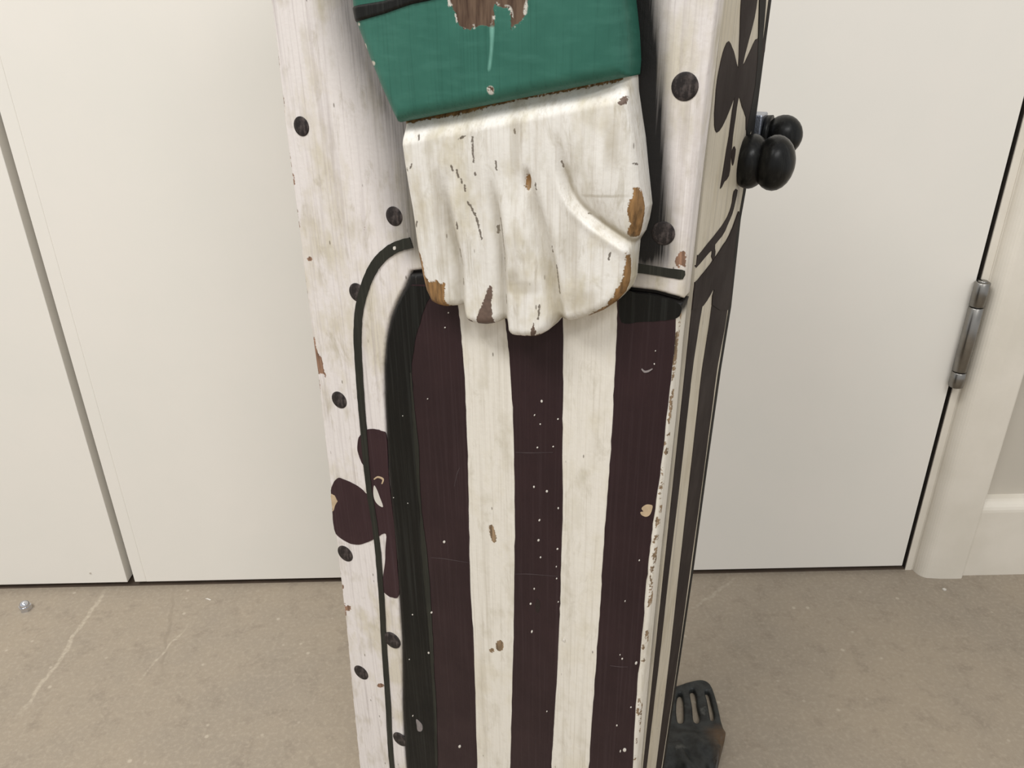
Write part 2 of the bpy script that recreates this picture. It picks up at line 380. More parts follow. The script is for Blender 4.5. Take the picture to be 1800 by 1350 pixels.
# hinge: knuckle barrel on the door's right edge
hx, hy = DX0+DW+.0030, DY-.0055
z0, z1 = .228, .334
hz = np.linspace(z0, z1, 4); hz = [z0, z0+.0165, z1-.024, z1]
hr = bpy.data.objects.new('hinge', None); COL.objects.link(hr); hr.parent = d2
hr['label'] = 'steel butt hinge barrel'
for i in range(3):
    a_, b_ = hz[i]+.0004, hz[i+1]-.0004; r = .0066
    lathe('hinge_knuckle', [(a_, r*.88), (a_+.0006, r), (b_-.0006, r), (b_, r*.88)], M['steel'], hr, 32, 'z', (hx, hy, 0))
lathe('hinge_pin', [(z0-.0006, .0038), (z0, .0040), (z1, .0040), (z1+.0010, .0036)], M['steel'], hr, 24, 'z', (hx, hy, 0))
lf = box('hinge_leaf', (hx-.0013, hy, z0), (hx+.0006, DY+.03, z1), M['steel'], hr)

# ------------------------------------------------------------------ the carved figure
fig = bpy.data.objects.new('carved_figure', None); COL.objects.link(fig)
fig.location = ROOT; fig.rotation_euler = (0, 0, -TH)
tag(fig, 'tall painted wooden figure with carved white hand, green sleeve and striped legs', 'figure')
TOP = .76; FLR = .0015
def down(pts, h=FLR): return np.array([[pts[-1][0], h]])

# outlines on the front
left_edge = [(475, 0), (483, 60), (491, 130), (502, 230), (518, 350), (533, 470), (547, 580), (557, 650), (567, 740), (577, 830), (586, 900), (594, 980), (601, 1040), (608, 1100), (617, 1200), (625, 1280), (632, 1350)]
pan_left = [(722, 481), (712, 506), (698, 532), (687, 560), (680, 595), (676, 640), (677, 700), (680, 760), (683, 820), (688, 880), (694, 940), (699, 1000), (703, 1060), (707, 1120), (708, 1180), (708, 1240), (711, 1300), (715, 1350)]
seam = [(722, 479), (800, 470), (1000, 492), (1106, 509), (1150, 514), (1201, 528)]
corner_r = [(1198, 541), (1190, 610), (1186, 660), (1177, 760), (1165, 870), (1152, 990), (1141, 1100), (1130, 1220), (1120, 1340)]
corner_up = [(1201, 526), (1205, 490), (1219, 360), (1233, 240), (1246, 130), (1262, 0)]
le = FU(left_edge); pl = FU(pan_left); se = FU(seam); cr = FU(corner_r); cu = FU(corner_up)
gapw = .0007
board_poly = np.concatenate([le[::-1][:0], np.array([[le[0][0]-.003, TOP]]), le, down(le), np.array([[pl[-1][0]-gapw, FLR]]), (pl-[gapw, 0])[::-1], se+[0, gapw], cu[1:], np.array([[cu[-1][0]+.002, TOP]])])
panel_poly = np.concatenate([pl, down(pl), np.array([[cr[-1][0], FLR]]), cr[::-1], (se-[0, .0012])[::-1][:-1]])

BT = .0092      # thickness of the front boards
def flat_h(n, r):
    def f(u, v, d):
        k = np.clip(d, 0, r); return n-(r-np.sqrt(np.maximum(r*r-(r-k)**2, 0)))
    return f
def soft_board(u, v):
    x, y = fpx(u, v)
    # black brushed band right of sleeve and hand
    xb = np.interp(y, [-100, 0, 100, 200, 300, 400, 470, 515], [1126, 1130, 1142, 1150, 1154, 1154, 1146, 1120])
    xf = np.interp(y, [-100, 0, 100, 200, 300, 400, 470, 515], [1188, 1186, 1190, 1192, 1194, 1202, 1206, 1206])
    r = (1-sm(0, 1, (x-xb)/(xf-xb)))*np.where(x > 900, 1, 0)*(1-.75*sm(440, 505, y))
    # grey brushed band left of them
    xe = np.interp(y, [-100, 0, 40, 110, 215, 270, 370, 430, 480], [590, 602, 612, 640, 690, 705, 718, 724, 730])
    wd = np.interp(y, [-100, 0, 100, 215, 300, 400, 470], [46, 52, 62, 70, 66, 50, 26])
    l = .64*np.clip(1-(xe-x)/(wd*1.35), 0, 1)**1.3*np.where(x < 900, 1, 0)*(1-sm(425, 485, y))
    return np.where(x > 900, r, l)
def patches(px_polys, n=0., pad=1.):
    pp = [FU(smooth(p, 3), n) for p in px_polys]
    def f(u, v):
        best = np.full(u.shape, .02)
        for p in pp:
            m = (u > p[:, 0].min()-.012) & (u < p[:, 0].max()+.012) & (v > p[:, 1].min()-.012) & (v < p[:, 1].max()+.012)
            if m.any():
                s_, _, _ = sdf(u[m], v[m], p); best[m] = np.minimum(best[m], s_)
        return best
    return f
def ell(x, y, a, b, n=10, rot=0.):
    return [(x+a*math.cos(t)*math.cos(rot)-b*math.sin(t)*math.sin(rot), y+a*math.cos(t)*math.sin(rot)+b*math.sin(t)*math.cos(rot)) for t in np.linspace(0, 2*math.pi, n, endpoint=False)]
_rb = np.random.RandomState(4)
board_wood = [[(546, 585), (552, 598), (558, 618), (565, 630), (569, 648), (573, 664), (566, 656), (560, 657), (555, 640), (550, 612)],
              [(1196, 441), (1203, 443), (1206, 458), (1204, 470), (1196, 466), (1190, 468), (1186, 460), (1191, 449)],
              ell(545, 455, 5, 4), ell(612, 1069, 5, 5), ell(669, 1205, 6, 4), ell(641, 402, 1.5, 1.5), ell(1193, 470, 2, 3),
              [(486, 70), (489, 100), (493, 150), (495, 185), (490, 150)], ell(497, 180, 3, 12)]
_c = np.array(left_edge, float)
for _ in range(26):
    yy = _rb.uniform(20, 700) if _ < 20 else _rb.uniform(700, 1350); xx = np.interp(yy, _c[:, 1], _c[:, 0])+_rb.uniform(-2, 3); board_wood.append(ell(xx, yy, _rb.uniform(.8, 2.), _rb.uniform(3, 14), 8, -.12))
front = relief('front_board', [board_poly], .0008, flat_h(0., .0012), -BT, M['white'], fig, {'soft': soft_board, 'wood': patches(board_wood)})
front['label'] = 'aged off-white front board with brushed dark shading'

def panel_soft(u, v):
    x, y = fpx(u, v)
    pl_ = np.array(pan_left, float); xl = np.interp(y, pl_[:, 1], pl_[:, 0])
    k = 1-sm(16, 20, x-xl)
    t = np.interp(x, [730, 1000, 1106, 1150, 1201], [490, 497, 513, 519, 533])
    k2 = np.where(x > 1096, 1-sm(6, 34, y-t), 0)
    return np.clip(np.maximum(np.maximum(k, k2), (x < 800) & (y < 520)), 0, 1)
panel_wood = [ell(868, 936, 5, 17, 10, -.25), [(1189, 580), (1190, 620), (1184, 660), (1184, 620)], [(1181, 700), (1179, 730), (1175, 745), (1177, 715)], [(1147, 1000), (1144, 1040), (1141, 1060), (1143, 1020)], [(1165, 830), (1164, 850), (1160, 880), (1161, 850)],
              [(1131, 1236), (1133, 1260), (1128, 1288), (1124, 1285), (1127, 1250)], ell(880, 1133, 7, 10), ell(866, 1141, 4, 4)]
_rc = np.random.RandomState(8); _c = np.array(corner_r, float)
for _ in range(46):
    yy = _rc.uniform(548, 1350); xx = np.interp(yy, _c[:, 1], _c[:, 0])-_rc.uniform(-2, 6); panel_wood.append(ell(xx, yy, _rc.uniform(.8, 2.6), _rc.uniform(2.5, 10), 8, .12))
PN = .0012
panel = relief('leg_panel', [panel_poly], .0008, flat_h(PN, .0022), -BT, M['cream'], fig, {'soft': panel_soft, 'wood': patches(panel_wood)})
panel['label'] = 'cream leg panel with dark maroon stripes'

def fr(pts, n=.0, k=4, closed=True): return FU(smooth(pts, k, closed), n)
def rows(lft, rgt, k=5): return np.concatenate([smooth(lft, k, False), smooth(rgt, k, False)[::-1]])
PT = PN+.00025
s1l = [(x+7, y) for x, y in pan_left[3:]]; s1l = [(724, 500), (712, 520), (700, 545)]+s1l[1:]
s1r = [(803, 500), (806, 545), (811, 590), (816, 650), (819, 720), (822, 800), (824, 880), (825, 960), (827, 1040), (832, 1120), (835, 1200), (837, 1280), (839, 1350)]
s2l = [(884, 520), (889, 570), (894, 610), (898, 660), (902, 730), (904, 800), (905, 880), (905, 960), (904, 1050), (903, 1120), (901, 1200), (899, 1280), (897, 1350)]
s2r = [(990, 520), (990, 570), (990, 640), (989, 720), (989, 800), (989, 880), (987, 960), (985, 1040), (983, 1090), (980, 1170), (975, 1250), (972, 1300), (969, 1350)]
s3l = [(1086, 520), (1085, 570), (1083, 620), (1080, 680), (1076, 760), (1071, 830), (1066, 900), (1061, 970), (1057, 1040), (1052, 1110), (1047, 1180), (1042, 1250), (1035, 1350)]
s3r = [(1192, 541), (1189, 560), (1184, 620), (1178, 680), (1168, 770), (1158, 850), (1148, 920), (1142, 970), (1136, 1020), (1131, 1090), (1125, 1150), (1118, 1240), (1112, 1350)]
def to_floor(poly_l, poly_r, n):
    a = FU(smooth(poly_l, 5, False), n); b = FU(smooth(poly_r, 5, False), n)
    return np.concatenate([a, [[a[-1, 0], FLR+.002]], [[b[-1, 0], FLR+.002]], b[::-1]])
for i, (a_, b_) in enumerate(((s1l, s1r), (s2l, s2r), (s3l, s3r))):
    slab('dark_stripe', to_floor(a_, b_, PN), PN-.0004, PT, M['maroon'], panel, jit=.00012, seed=i)
bl_l = [(722, 502), (709, 522), (698, 545)]+[(x+5, y) for x, y in pan_left[4:]]
bl_r = [(762, 505), (752, 530), (740, 560), (728, 610), (724, 650), (728, 720), (732, 780), (736, 850), (739, 910), (745, 970), (752, 1040), (757, 1100), (762, 1180), (766, 1260), (769, 1350)]
slab('black_edge_band', to_floor(bl_l, bl_r, PT), PT-.0002, PT+.0002, M['black'], panel, jit=.0002, seed=9)
# thin worn smear along the band's inner edge
slab('brush_smear', FU(strip([(722, 655), (727, 720), (733, 790), (736, 850), (740, 900), (745, 960), (751, 1030), (757, 1110), (761, 1180), (765, 1250), (768, 1345)], [3, 4, 8, 4, 3, 9, 10, 7, 5, 5, 4]), PT), PT, PT+.0003, M['line'], panel, jit=.0001, seed=5)
# shade of black paint under the seam on the right stripe
slab('black_edge_band', fr([(1092, 514), (1125, 516), (1160, 522), (1195, 535), (1194, 556), (1170, 563), (1130, 565), (1092, 566)], PT), PT-.0002, PT+.0002, M['black'], panel, jit=.0001, seed=6)

M['fleck'] = m_plain('pale_fleck', L(214, 208, 198), .15, .5)
M['greyfleck'] = m_plain('grey_scrape', L(140, 132, 130), .3, .5, 300.)
M['scratch'] = m_plain('faint_scratch', L(72, 60, 62), .3, .5, 300.)
M['chip'] = m_plain('bare_tan_chip', L(196, 172, 140), .2, .7, 200.)
Z5 = lambda X, Y: (500+X/3.6, 650+Y/3.6)
Z7 = lambda X, Y: (500+X/3.6, 975+Y/3.6)
Z8 = lambda X, Y: (900+X/3.6, 975+Y/3.6)
sp_ = [(*Z5(1627, 200), 2.6), (*Z5(1582, 288), 1.6), (*Z5(1618, 345), 2), (*Z5(1730, 313), 2.2), (*Z5(1600, 493), 2), (*Z5(1700, 487), 2), (*Z5(1578, 742), 2.4), (*Z5(1660, 770), 2.6), (*Z5(1732, 877), 1.8), (*Z5(1613, 953), 2.6), (*Z5(1607, 1080), 2.2), (*Z5(1727, 1135), 2), (*Z5(1620, 1188), 1.8), (*Z5(1720, 1247), 1.6), (*Z5(1722, 1322), 1.8), (*Z5(1010, 1090), 2.6), (*Z5(748, 292), 1.2), (*Z5(780, 845), 1.2), (*Z5(690, 810), 1.2), (*Z5(905, 185), 1.2),
       (*Z7(1580, 217), 1.8), (*Z7(1557, 312), 2.4), (*Z7(1732, 300), 1.8), (*Z7(1565, 488), 2.6), (*Z7(930, 367), 2.2), (*Z7(810, 380), 2.2), (*Z7(912, 622), 3), (*Z7(790, 663), 1.4), (*Z7(1108, 1215), 3), (*Z7(812, 1020), 1.6), (*Z7(1660, 993), 1.4), (*Z8(805, 37), 1.6), (*Z8(697, 660), 2), (*Z8(683, 635), 1.6), (*Z8(785, 687), 2.6), (*Z8(752, 967), 1.8), (*Z8(663, 1082), 1.5), (*Z8(712, 1237), 4.6), (*Z8(685, 1245), 2), (*Z8(327, 543), 3.6), (*Z8(715, 295), 1.6), (788, 550, 1.7), (782, 576, 1.5), (1152, 617, 1.8), (1150, 640, 1.5)]
rg = np.random.RandomState(3)
def specks(name, items, n, mat, parent):
    bm = bmesh.new()
    for x, y, r in items:
        q = FU(ell(x, y, r*rg.uniform(.5, .85), r*rg.uniform(.6, 1.1), 7, rg.uniform(-.5, .5)), n)
        c0 = q.mean(0); t = [bm.verts.new(front_map(a, b, n)) for a, b in q]; top = bm.verts.new(front_map(c0[0], c0[1], n+.0002))
        bot = [bm.verts.new(front_map(a, b, n-.0004)) for a, b in q]
        for i in range(7):
            j = (i+1) % 7; bm.faces.new((t[i], t[j], top)); bm.faces.new((bot[i], bot[j], t[j], t[i]))
    bmesh.ops.recalc_face_normals(bm, faces=bm.faces)
    me = bpy.data.meshes.new(name); bm.to_mesh(me); bm.free(); o = add(name, me, mat, parent); o['kind'] = 'stuff'; return o
specks('paint_flecks', sp_, PT+.0003, M['fleck'], panel)
slab('paint_chip', fr([(1128, 893), (1136, 887), (1146, 888), (1147, 893), (1143, 904), (1136, 908), (1128, 905), (1126, 900), (1131, 899)], PT), PT, PT+.0002, M['chip'], panel)
slab('paint_chip', fr([(732, 1264), (738, 1268), (743, 1275), (742, 1284), (735, 1284), (733, 1274)], PT), PT, PT+.0004, M['greyfleck'], panel)
slab('scuff_mark', fr(ell(945, 1065, 4.5, 12, 12), PT), PT, PT+.0001, M['sidedark'], panel)
slab('scuff_mark', strip(FU([(1128, 648), (1133, 653), (1140, 652), (1147, 648)], PT), [.0004, .0009, .0008, .0004]), PT, PT+.0003, M['greyfleck'], panel)
for sc_ in ([(757, 980), (780, 982), (805, 986), (824, 989)], [(905, 1009), (930, 1009), (955, 1011), (982, 1013)], [(906, 795), (935, 796), (972, 795)], [(1072, 1170), (1090, 1172), (1104, 1172)], [(808, 822), (803, 835), (799, 855)]):
    slab('scratch', strip(FU(sc_, PT), [.00015, .00045, .0003, .00015]), PT-.0001, PT+.00012, M['scratch'], panel)

# painted motifs on the front board
BP = .0003
club = [(647, 757), (656, 753), (668, 755), (677, 761), (681, 767)]
club_poly = [(633, 765), (645, 755), (658, 754), (670, 757), (679, 764), (682, 800), (683, 830), (690, 895), (696, 950), (699, 1000), (702, 1046), (690, 1050), (680, 1045), (672, 1035), (674, 1012), (677, 990), (678, 960), (679, 938), (668, 941), (660, 946), (646, 953), (632, 957), (616, 955), (601, 947), (591, 938), (587, 925), (585, 905), (584, 880), (582, 862), (588, 846), (596, 840), (606, 843), (620, 849), (634, 858), (646, 868), (644, 850), (643, 835), (641, 822), (634, 808), (629, 792), (629, 777)]
slab('painted_club', fr(club_poly, 0, 3), -.0003, BP, M['clubred'], front, jit=.00008, seed=11)
slab('cream_gap', fr([(658, 853), (663, 860), (668, 873), (674, 890), (667, 888), (660, 880), (657, 868)], 0, 3), 0, BP+.0001, M['fleck'], front)
slab('paint_chip', fr([(582, 868), (588, 870), (592, 877), (594, 882), (590, 886), (588, 895), (585, 898), (584, 885)], 0, 3), 0, BP+.0001, M['chip'], front, jit=.0002)
slab('paint_chip', FU(strip([(658, 842), (665, 838), (674, 842), (672, 850)], [2, 3, 3, 2])), 0, BP+.0002, M['chip'], front)
line_pts = [(724, 426), (705, 431), (688, 439), (668, 456), (652, 480), (641, 508), (632, 545), (629, 590), (631, 640), (635, 700), (640, 760), (645, 820), (651, 870), (659, 920), (665, 970), (669, 1020), (672, 1060), (675, 1120), (679, 1180), (683, 1240), (686, 1300), (690, 1350)]
lp = FU(line_pts); lp = np.concatenate([lp, [[lp[-1, 0]+.0004, FLR+.004]]])
slab('painted_outline', strip(lp, [.0052, .0053, .0052, .0050, .0046, .0043, .0042, .0042, .0043, .0044, .0044]), 0, BP+.0003, M['line'], front, jit=.00006, seed=2)
slab('painted_belt', fr([(1108, 461), (1130, 464), (1160, 469), (1190, 473), (1204, 476), (1201, 491), (1185, 489), (1160, 485), (1130, 480), (1106, 477)], 0, 2), -.0003, BP, M['line'], front, jit=.00008)
slab('paint_chip', fr([(693, 433), (697, 433), (697, 438), (693, 438)], 0, 2), 0, BP+.0006, M['fleck'], front)
# round dark dots (studs)
dots = [(530, 222, 17.5), (693, 380, 17), (628, 514, 16), (596.5, 703, 14), (607, 973, 12.5), (690, 1125, 12.5), (635, 1182, 10.5), (704, 1299, 10), (1204, 152, 26), (1166, 410, 21)]
stud = None
for di, (x, y, rv) in enumerate(dots):
    kz_ = 2.2 if di in (5, 7) else 1.
    q = FU([(x, y), (x, y-rv), (x, y+rv)]); r = abs(q[1, 1]-q[2, 1])/2
    o = lathe('dark_stud', [(0., r), (.0002*kz_, r), (.00034*kz_, r*.94), (.00048*kz_, r*.6), (.0005*kz_, r*.15)], M['dot'], front, 28, 'y', (0, 0, 0))
    o.data.transform(Matrix.Diagonal((1, -1, 1, 1))); o.data.flip_normals()
    o.location = (q[0, 0], 0, q[0, 1])

# --------------------------------------------- sleeve
NS = .0185
sl_out = [(690, 218), (680, 200), (660, 160), (638, 110), (618, 62), (608, 38), (602, 8), (594, -60), (586, -160), (586, -260), (1072, -260), (1080, -120), (1088, 0), (1095, 60), (1098, 110), (1096, 137)]
sl_poly = FU(sl_out, NS)
sl_poly = np.concatenate([sl_poly[:10], [[sl_poly[9, 0]-.002, TOP-.02], [sl_poly[10, 0]-.002, TOP-.02]], sl_poly[10:]])   # the arm goes on up
def sleeve_h(u, v, d):
    r = .006; k = np.clip(d, 0, r); n = NS-(r-np.sqrt(np.maximum(r*r-(r-k)**2, 0)))*.8
    x, y = fpx(u, v, NS); n = n-.004*sm(1000, 1110, x)**2-.0035*(1-sm(600, 740, x))
    return n+.00015*np.sin(u*120+v*60)+.00012*np.sin(v*130)
brown = [[(786, -60), (787, 0), (795, 14), (801, 26), (805, 40), (812, 48), (822, 53), (832, 48), (846, 45), (858, 46), (867, 49), (869, 36), (868, 16), (869, 7), (880, 14), (893, 14), (898, 24), (898, 50), (905, 44), (913, 38), (921, 30), (925, 12), (929, -60)], ell(862, 158, 5, 6), ell(640, 22, 0.5, .5)]
small = [ell(620, 43, 3, 3), ell(631, 83, 3, 6), ell(647, 112, 6, 4), ell(727, -2, 8, 5), ell(862, 158, 6, 7)]
g = G('green_sleeve_paint')
st = g.noise(1., 4., .6, (800, 800, 12)); bl = g.noise(26., 4., .6); hz_ = g.noise(1., 3., .5, (60, 60, 260), (2, 0, 1))
c = g.mix(g.rng(bl, .35, .65), L(56, 108, 93), L(44, 94, 80))
c = g.mix(g.math('MULTIPLY', g.rng(st, .52, .78), .5), c, L(30, 74, 62)); c = g.mix(g.math('MULTIPLY', g.rng(hz_, .5, .75), .35), c, L(70, 122, 107))
pf = g.rng(g.attr('pale'), .0003, -.0003); c = g.mix(pf, c, L(198, 192, 176))
nz = g.noise(600., 3.); mk = g.rng(g.math('ADD', g.attr('brown'), g.math('MULTIPLY', g.math('SUBTRACT', nz, .5), .0024)), .00015, -.00015)
wc = g.mix(g.rng(g.noise(1., 4., .65, (420, 420, 40)), .38, .64), L(104, 84, 68), L(62, 44, 34))
c = g.mix(mk, c, wc)
rim = g.math('MULTIPLY', g.rng(g.attr('brown'), .0009, .0002), g.math('MULTIPLY', g.rng(g.attr('brown'), -.0012, -.0006), g.rng(g.noise(240.), .54, .58))); c = g.mix(rim, c, L(196, 192, 182))
dr = g.math('MULTIPLY', g.rng(g.attr('drip'), .0005, -.0005), .7); c = g.mix(dr, c, L(128, 182, 166))
h = g.math('SUBTRACT', g.math('ADD', st, g.math('MULTIPLY', hz_, .5)), g.math('MULTIPLY', mk, 1.2))
M['green'] = g.out(c, .42, .25, g.bump(h, .25, .0008))
sleeve = relief('sleeve', [sl_poly], .0007, sleeve_h, -.001, M['green'], fig, {'brown': patches(brown, NS), 'pale': patches(small, NS), 'drip': patches([[(861, 48), (868, 48), (867, 70), (865, 95), (862, 120), (858, 122), (861, 95), (862, 70)]], NS)})
sleeve['label'] = 'green carved sleeve with worn brown patch'
# black band across the sleeve, following its rounded surface
bp_px = [(600, 13), (625, 8), (665, 2), (700, -6), (780, -24), (900, -44), (1062, -72), (1062, -52), (900, -26), (780, -6), (755, 1), (722, 8), (700, 15), (672, 24), (645, 31), (611, 40)]
bpoly = FU(bp_px, NS)
def band_h(u, v, d):
    _s2, _, _ = sdf(u, v, sl_poly); dd = np.where(_s2 < 0, -_s2, 0.); return sleeve_h(u, v, dd)+.0009*sm(0, .0006, d)
clip_ = bpoly.copy(); clip_[0, 0] += .0004; clip_[-1, 0] += .0004
relief('cuff_band', [clip_], .0006, band_h, NS-.009, M['black'], sleeve)

# --------------------------------------------- hand
NH = .0155
hand_out = [(692, 210), (698, 226), (704, 262), (711, 315), (717, 365), (722, 420), (727, 455), (733, 487), (740, 515), (750, 535), (762, 541), (775, 544.5), (790, 544), (799, 545), (803, 557), (812, 567), (826, 572), (848, 575), (864, 573), (876, 568), (881, 572), (885, 588), (899, 593), (920, 594), (942, 593.5), (958, 585), (970, 571), (975, 567), (982, 571), (1000, 568), (1030, 560), (1055, 550), (1078, 535), (1093, 518), (1099, 500), (1101, 470), (1103, 447), (1104, 436), (1114, 420), (1120, 400), (1125, 372), (1122, 345), (1117, 300), (1112, 250), (1105, 205), (1099, 165), (1097, 125), (900, 160)]
hand_poly = FU(hand_out, NH)
G1 = ([290, 400, 470, 560], [772, 787, 801, 804]); G2 = ([290, 380, 450, 590], [858, 872, 880, 883]); G3 = ([300, 400, 470, 575], [924, 946, 962, 978])
TP = smooth([(976, 215), (982, 262), (989, 310), (1004, 350), (1030, 379), (1062, 404), (1108, 438), (1118, 446)], 6, False)
def thumb(x, y):
    d, _, _, t, s_ = seg_dist(x, y, TP); return d*-s_, t       # positive on the thumb (upper right) side
_td, _tt = thumb(np.array([1080.]), np.array([320.])); TS = 1. if _td[0] > 0 else -1.
def hand_h(u, v, d):
    x, y = fpx(u, v, NH)
    cy = 217-(x-690)*.1926; q = y-cy
    n = .0100+.0060*sm(-2, 44, q)-.0030*sm(60, 330, q)
    gr = sm(300, 430, y)
    g1 = np.interp(y, *G1); g2 = np.interp(y, *G2); g3 = np.interp(y, *G3)
    off = -.0012+.0012*sm(-3, 3, x-g1)+.0016*sm(-3, 3, x-g2)-.0012*sm(-6, 8, x-g3)
    n = n+off*gr
    for gx, dep, wd in ((g1, .0030, 9.), (g2, .0026, 8.), (g3, .0034, 12.)):
        top = sm(285, 400, y); n = n-dep*top*np.exp(-((x-gx)/wd)**2)
    for lo_, hi_ in ((np.full_like(x, 722.), g1), (g1, g2), (g2, g3), (g3, np.full_like(x, 1110.))):
        t = np.clip((x-lo_)/(hi_-lo_), 0, 1); n = n+.0016*gr*4*t*(1-t)*((x > lo_) & (x < hi_))
    td, tt = thumb(x, y); td = td*TS; amp = sm(.02, .42, tt)
    n = n+amp*(-.0040*sm(-13, 1, td)*np.where(td > 1, np.exp(-np.maximum(td-1, 0)/24.), 1.)+.0006*np.exp(-((td+13)/9.)**2))
    n = n+.0016*np.exp(-((x-1058)/36)**2-((y-320)/60)**2)
    # small carved dents
    for ax, ay, sx, sy, dp in ((925, 318, 6, 17, .0022), (788, 322, 9, 26, .0007), (905, 500, 20, 14, .0004), (840, 390, 6, 30, .0004)):
        n = n-dp*np.exp(-((x-ax)/sx)**2-((y-ay)/sy)**2)
    n = n+.00012*np.sin(u*160+1)*np.sin(v*120)+.00005*np.sin(u*430+v*130)
    r = .0042; k = np.clip(d, 0, r); return n-(r-np.sqrt(np.maximum(r*r-(r-k)**2, 0)))*.85
def cuffline(a, b): return [(x, 217-(x-690)*.1926+o) for x, o in a]+[(x, 217-(x-690)*.1926+o) for x, o in b[::-1]]
hand_wood = [[(725, 438), (732, 446), (738, 456), (740, 478), (746, 494), (757, 498), (764, 494), (770, 501), (778, 501), (776, 525), (782, 540), (796, 547), (775, 549), (750, 541), (738, 520), (729, 480)],
             [(1114, 330), (1124, 345), (1130, 372), (1124, 405), (1112, 424), (1097, 414), (1104, 398), (1101, 378), (1104, 356), (1110, 345)],
             [(1098, 446), (1104, 470), (1102, 505), (1092, 524), (1072, 543), (1040, 560), (1031, 557), (1060, 541), (1072, 528), (1078, 515), (1090, 497), (1095, 470)],
             ell(925.5, 321, 5.5, 14), cuffline([(692, -4), (760, -5), (840, -4), (920, -2), (1000, -2), (1076, -3)], [(694, 6), (745, 5), (790, 8), (850, 4), (930, 2), (1000, 3), (1076, 3)])]
hand_chip = [[(859, 503), (863, 513), (861, 540), (863, 575), (838, 577), (836, 560), (842, 545), (846, 535), (852, 520)], [(835, 573), (862, 574), (862, 580), (835, 578)], [(884, 588), (900, 590), (940, 590), (946, 588), (946, 598), (884, 598)], [(939, 566), (941, 576), (943, 585), (938, 592), (932, 590), (935, 578)], [(1090, 172), (1098, 170), (1098, 184), (1088, 184)], ell(820, 567, 8, 3)]
hand_marks = [[(831, 240), (833, 285)], [(793, 290), (797, 303)], [(803, 298), (806, 312)], [(811, 315), (812, 321)], [(835, 303), (836, 308)], [(872, 283), (873, 298)], [(817, 325), (818, 335)], [(807, 244), (818, 239)], [(734, 238), (737, 246)], [(714, 296), (716, 300)], [(725, 288), (722, 296)], [(822, 355), (828, 362), (836, 380), (840, 395), (846, 420)], [(877, 385), (881, 412), (881, 440), (882, 480)], [(802, 390), (803, 402)], [(803, 440), (803, 455)], [(805, 495), (806, 505)], [(884, 522), (885, 536)], [(884, 560), (885, 573)], [(966, 436), (966, 446)], [(1072, 446), (1069, 457)], [(985, 285), (987, 294)], [(1029, 378), (1032, 380)], [(870, 400), (871, 412)], [(730, 390), (727, 400)], [(905, 228), (907, 234)], [(973, 470), (978, 520)], [(949, 535), (947, 560)], [(940, 322), (941, 334)], [(1111, 289), (1115, 291)]]
def marks(u, v):
    x, y = fpx(u, v, NH); best = np.full(u.shape, 50.)
    for m in hand_marks: best = np.minimum(best, seg_dist(x, y, m)[0])
    return (best-1.6)*.00025
def dirt(u, v):
    x, y = fpx(u, v, NH); k = np.zeros_like(x)
    for gx, s0 in ((np.interp(y, *G1), 1.), (np.interp(y, *G2), 1.), (np.interp(y, *G3), 1.)):
        k = np.maximum(k, .5*sm(300, 360, y)*np.exp(-((x-gx)/11)**2))
    td, tt = thumb(x, y); td *= TS; k = np.maximum(k, .75*sm(.05, .4, tt)*np.exp(-((td-5)/7.)**2))
    for ax, ay, sx, sy, a_ in ((918, 505, 30, 12, .6), (900, 492, 12, 20, .4), (1075, 250, 14, 45, .5), (905, 250, 8, 60, .4), (1020, 530, 30, 22, .4), (1000, 430, 16, 60, .3), (768, 350, 8, 60, .35), (1060, 345, 45, 2.5, .5)):
        k = np.maximum(k, a_*np.exp(-((x-ax)/sx)**4-((y-ay)/sy)**4))
    return k
hand = relief('hand', [hand_poly], .0005, hand_h, -.001, M['hand'], fig, {'wood': patches(hand_wood, NH), 'chip': patches(hand_chip, NH), 'mark': marks, 'dirt': dirt})
hand['label'] = 'carved white hand with chipped fingers'

# --------------------------------------------- side body, painted side, dark board for the shaded rear edge
S0 = BT+.0015
back_px = [(1357, 0), (1345, 90), (1330, 205), (1312, 335), (1303, 385), (1286, 540), (1268, 650), (1245, 815), (1220, 1000), (1195, 1170), (1168, 1350)]
bk = SU(back_px)
body_poly = np.concatenate([[[S0, FLR]], [[bk[-1, 0]-.006-.004, FLR]], (bk-[.006, 0])[::-1], [[bk[0, 0]-.003, TOP-.004]], [[S0, TOP-.004]]])
def depth_prism(name, poly, a0, a1, mat, parent):
    bm = bmesh.new(); r0 = [bm.verts.new((a0, p[0], p[1])) for p in poly]; r1 = [bm.verts.new((a1+aoff(p[1]), p[0], p[1])) for p in poly]; N = len(poly)
    f0 = bm.faces.new(r0); f1 = bm.faces.new(r1)
    for i in range(N): bm.faces.new((r0[i], r0[(i+1) % N], r1[(i+1) % N], r1[i]))
    f0.normal_update(); f1.normal_update(); bmesh.ops.triangulate(bm, faces=[f0, f1]); bmesh.ops.recalc_face_normals(bm, faces=bm.faces)
    me = bpy.data.meshes.new(name); bm.to_mesh(me); bm.free(); return add(name, me, mat, parent)
body = depth_prism('side_body', body_poly, -HW+.006, HW-.0004, M['side'], fig)
body['label'] = 'cream painted side with dark clubs and stripes'
bk2 = np.concatenate([[[bk[-1, 0]-.004, FLR]], bk[::-1], [[bk[0, 0]+.003, TOP-.006]]])
back_poly = np.concatenate([bk2, (bk2-[.0065, 0])[::-1]])
depth_prism('rear_shade_board', back_poly, -HW+.004, HW-.0002, M['backdark'], fig)  # black colour stands in for the shade on the rear chamfer
core = depth_prism('inner_core', np.array([[BT-.006, FLR], [S0+.004, FLR], [S0+.004, TOP-.006], [BT-.006, TOP-.006]]), -HW+.008, HW-.004, M['dark'], fig)

